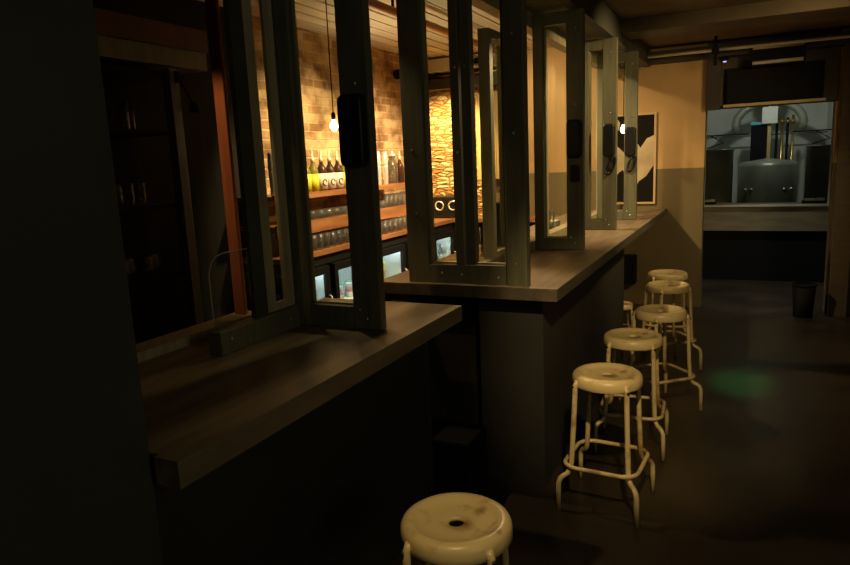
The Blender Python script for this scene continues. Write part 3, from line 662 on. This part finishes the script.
obj('side_trim', boxes((.105, .15, -.01, .2, -.02, .55)), 'pic_frame', t); obj('stand', boxes((-.05, .05, .05, .15, -1.35, 0)), 'mblack', t)
for k in range(4):
    x = .34+.065*k; bm = bmesh.new(); add_tube(bm, [(x, 10.6, 0), (x, 10.6, 1.95+.03*(k % 2))], .018, 10); o = obj('brewery_pipe', bm, 'brass' if k % 2 else 'mblack')
    tag(o, ('first dark pipe right of the control cabinet', 'first brass pipe right of the control cabinet', 'dark pipe between the two brass pipes', 'last brass pipe right of the control cabinet')[k], 'pipe', 'upright pipes in the brewery')
    bm = bmesh.new(); add_lathe(bm, [(.026, 0), (.026, .05)], (x, 10.6, 1.87), 10); obj('joint', bm, 'brass', o)
bm = bmesh.new(); add_tube(bm, [(-.58, 11.2, 1.74), (1.0, 11.2, 1.74)], .012, 8); o = obj('brewery_pipe', bm, 'dsteel'); tag(o, 'level steel pipe along the white brewery wall', 'pipe')
for x in (-.4, .85): obj('clip', boxes((x, x+.02, 11.2, 11.6, 1.73, 1.75)), 'dsteel', o)
def tray(label, x, w):
    t = thing('supply_tray', label, 'tray', (x, 8.88, .905)); obj('tray', boxes((-w/2, w/2, -.06, .06, 0, .03)), 'mblack', t)
    obj('packet', boxes((-w*.4, w*.05, -.05, .03, .03, .055)), 'white', t); obj('packet', boxes((w*.1, w*.42, -.05, .03, .03, .06)), 'white', t)
tray('small black tray with white packets at the left end of the brewery ledge', -.40, .13)
tray('black tray with white packets at the right end of the brewery ledge', .70, .24)

# ------------------------------------------------------------------ lights
def spot(name, loc, target, e, col, ang, blend=.6, r=.04):
    l = bpy.data.lights.new(name, 'SPOT'); l.energy = e; l.color = col; l.spot_size = math.radians(ang); l.spot_blend = blend; l.shadow_soft_size = r
    o = bpy.data.objects.new(name, l); C.objects.link(o); o.location = loc
    o.rotation_euler = (Vector(target)-Vector(loc)).to_track_quat('-Z', 'Y').to_euler(); return o
def point(name, loc, e, col, r=.03):
    l = bpy.data.lights.new(name, 'POINT'); l.energy = e; l.color = col; l.shadow_soft_size = r
    o = bpy.data.objects.new(name, l); C.objects.link(o); o.location = loc; return o
WARM, AMBER, COOL, YEL = (1, .74, .40), (1, .60, .24), (.95, 1, .88), (1, .73, .34)
spot('aisle_spot', (1.25, 4.25, 2.5), (-1.05, 7.0, 1.25), 200, YEL, 62, .7, .35)
spot('added_jamb_fill', (.25, 4.6, 2.5), (-1.2, 5.0, 1.5), 125, YEL, 78, .8)  # added fill without a fixture, brightens the jambs and long counter
spot('added_return_fill', (-1.04, 3.75, 2.25), (-1.32, 2.70, 1.10), 55, WARM, 62, .7)  # added fill, no lamp body; lights bead edges and the near counter end
spot('stool_spot', (-.30, .60, 2.45), (-.68, 1.55, .5), 55, YEL, 24, .7)
spot('stool_spot', (0, .9, 2.3), (-.50, 3.65, .3), 155, YEL, 35, .7)
spot('bar_spot', (-1.95, 4.3, 2.45), (-3.2, 4.6, 1.35), 270, WARM, 80, .8)
spot('bar_spot', (-1.95, 5.5, 2.45), (-3.2, 5.7, 1.3), 260, WARM, 80, .8)
spot('added_ceiling_fill', (-2.7, 4.9, 1.7), (-2.2, 5.0, 2.68), 26, WARM, 140, .8)  # added upward fill to brighten the bar ceiling, no such lamp modelled
point('bulb_glow', (-1.02, 6.50, 1.70), 1.2, WARM)
spot('stone_spot', (-2.9, 6.35, 2.35), (-3.1, 7.1, 1.5), 240, (1, .66, .24), 90, .8)
spot('window_spot', (-2.2, 2.75, 2.6), (-1.15, 2.62, .95), 200, WARM, 46, .8)
spot('window_spot', (-2.0, 5.0, 2.62), (-1.2, 5.6, 1.0), 170, WARM, 100, .8)
spot('bar_spot', (-2.0, 5.6, 2.6), (-1.9, 7.1, 1.4), 110, WARM, 100, .8)
spot('added_post_fill', (-2.0, 1.35, 2.4), (-1.85, 2.07, 1.55), 16, AMBER, 34, .6, .02)  # added fill that only brightens the red post
spot('brewery_spot', (.2, 9.3, 2.55), (.2, 11.2, 1.6), 30, COOL, 130, .9)
spot('added_alcove_spill', (.2, 7.9, 2.5), (.2, 8.0, 0), 60, COOL, 70, .9)  # added light imitating brewery spill on the alcove floor
spot('green_reflection_fill', (.06, 1.7, 2.4), (.02, 4.8, 0), 850, (.10, 1, .30), 7.5, 1.)  # added green light standing in for the brewery's reflection in the floor
a = bpy.data.lights.new('added_aisle_fill', 'AREA'); a.energy = 10.5; a.size = 1.2; a.color = (1, .93, .62)  # added soft fill for the aisle side, not an actual entrance
ao = bpy.data.objects.new('added_aisle_fill', a); C.objects.link(ao); ao.location = (2.35, .1, 1.9); ao.rotation_euler = (Vector((-1.2, 2.4, 1.3))-ao.location).to_track_quat('-Z', 'Y').to_euler()

wd = bpy.data.worlds.new('world'); S.world = wd; wd.use_nodes = True
wd.node_tree.nodes['Background'].inputs[0].default_value = (.9, .95, .7, 1); wd.node_tree.nodes['Background'].inputs[1].default_value = .006
S.view_settings.view_transform = 'Standard'; S.view_settings.look = 'None'; S.view_settings.exposure = 0; S.view_settings.gamma = 1
S.cycles.use_denoising = True
S.cycles.max_bounces = 8; S.cycles.transparent_max_bounces = 24
S.cycles.caustics_reflective = False; S.cycles.caustics_refractive = False
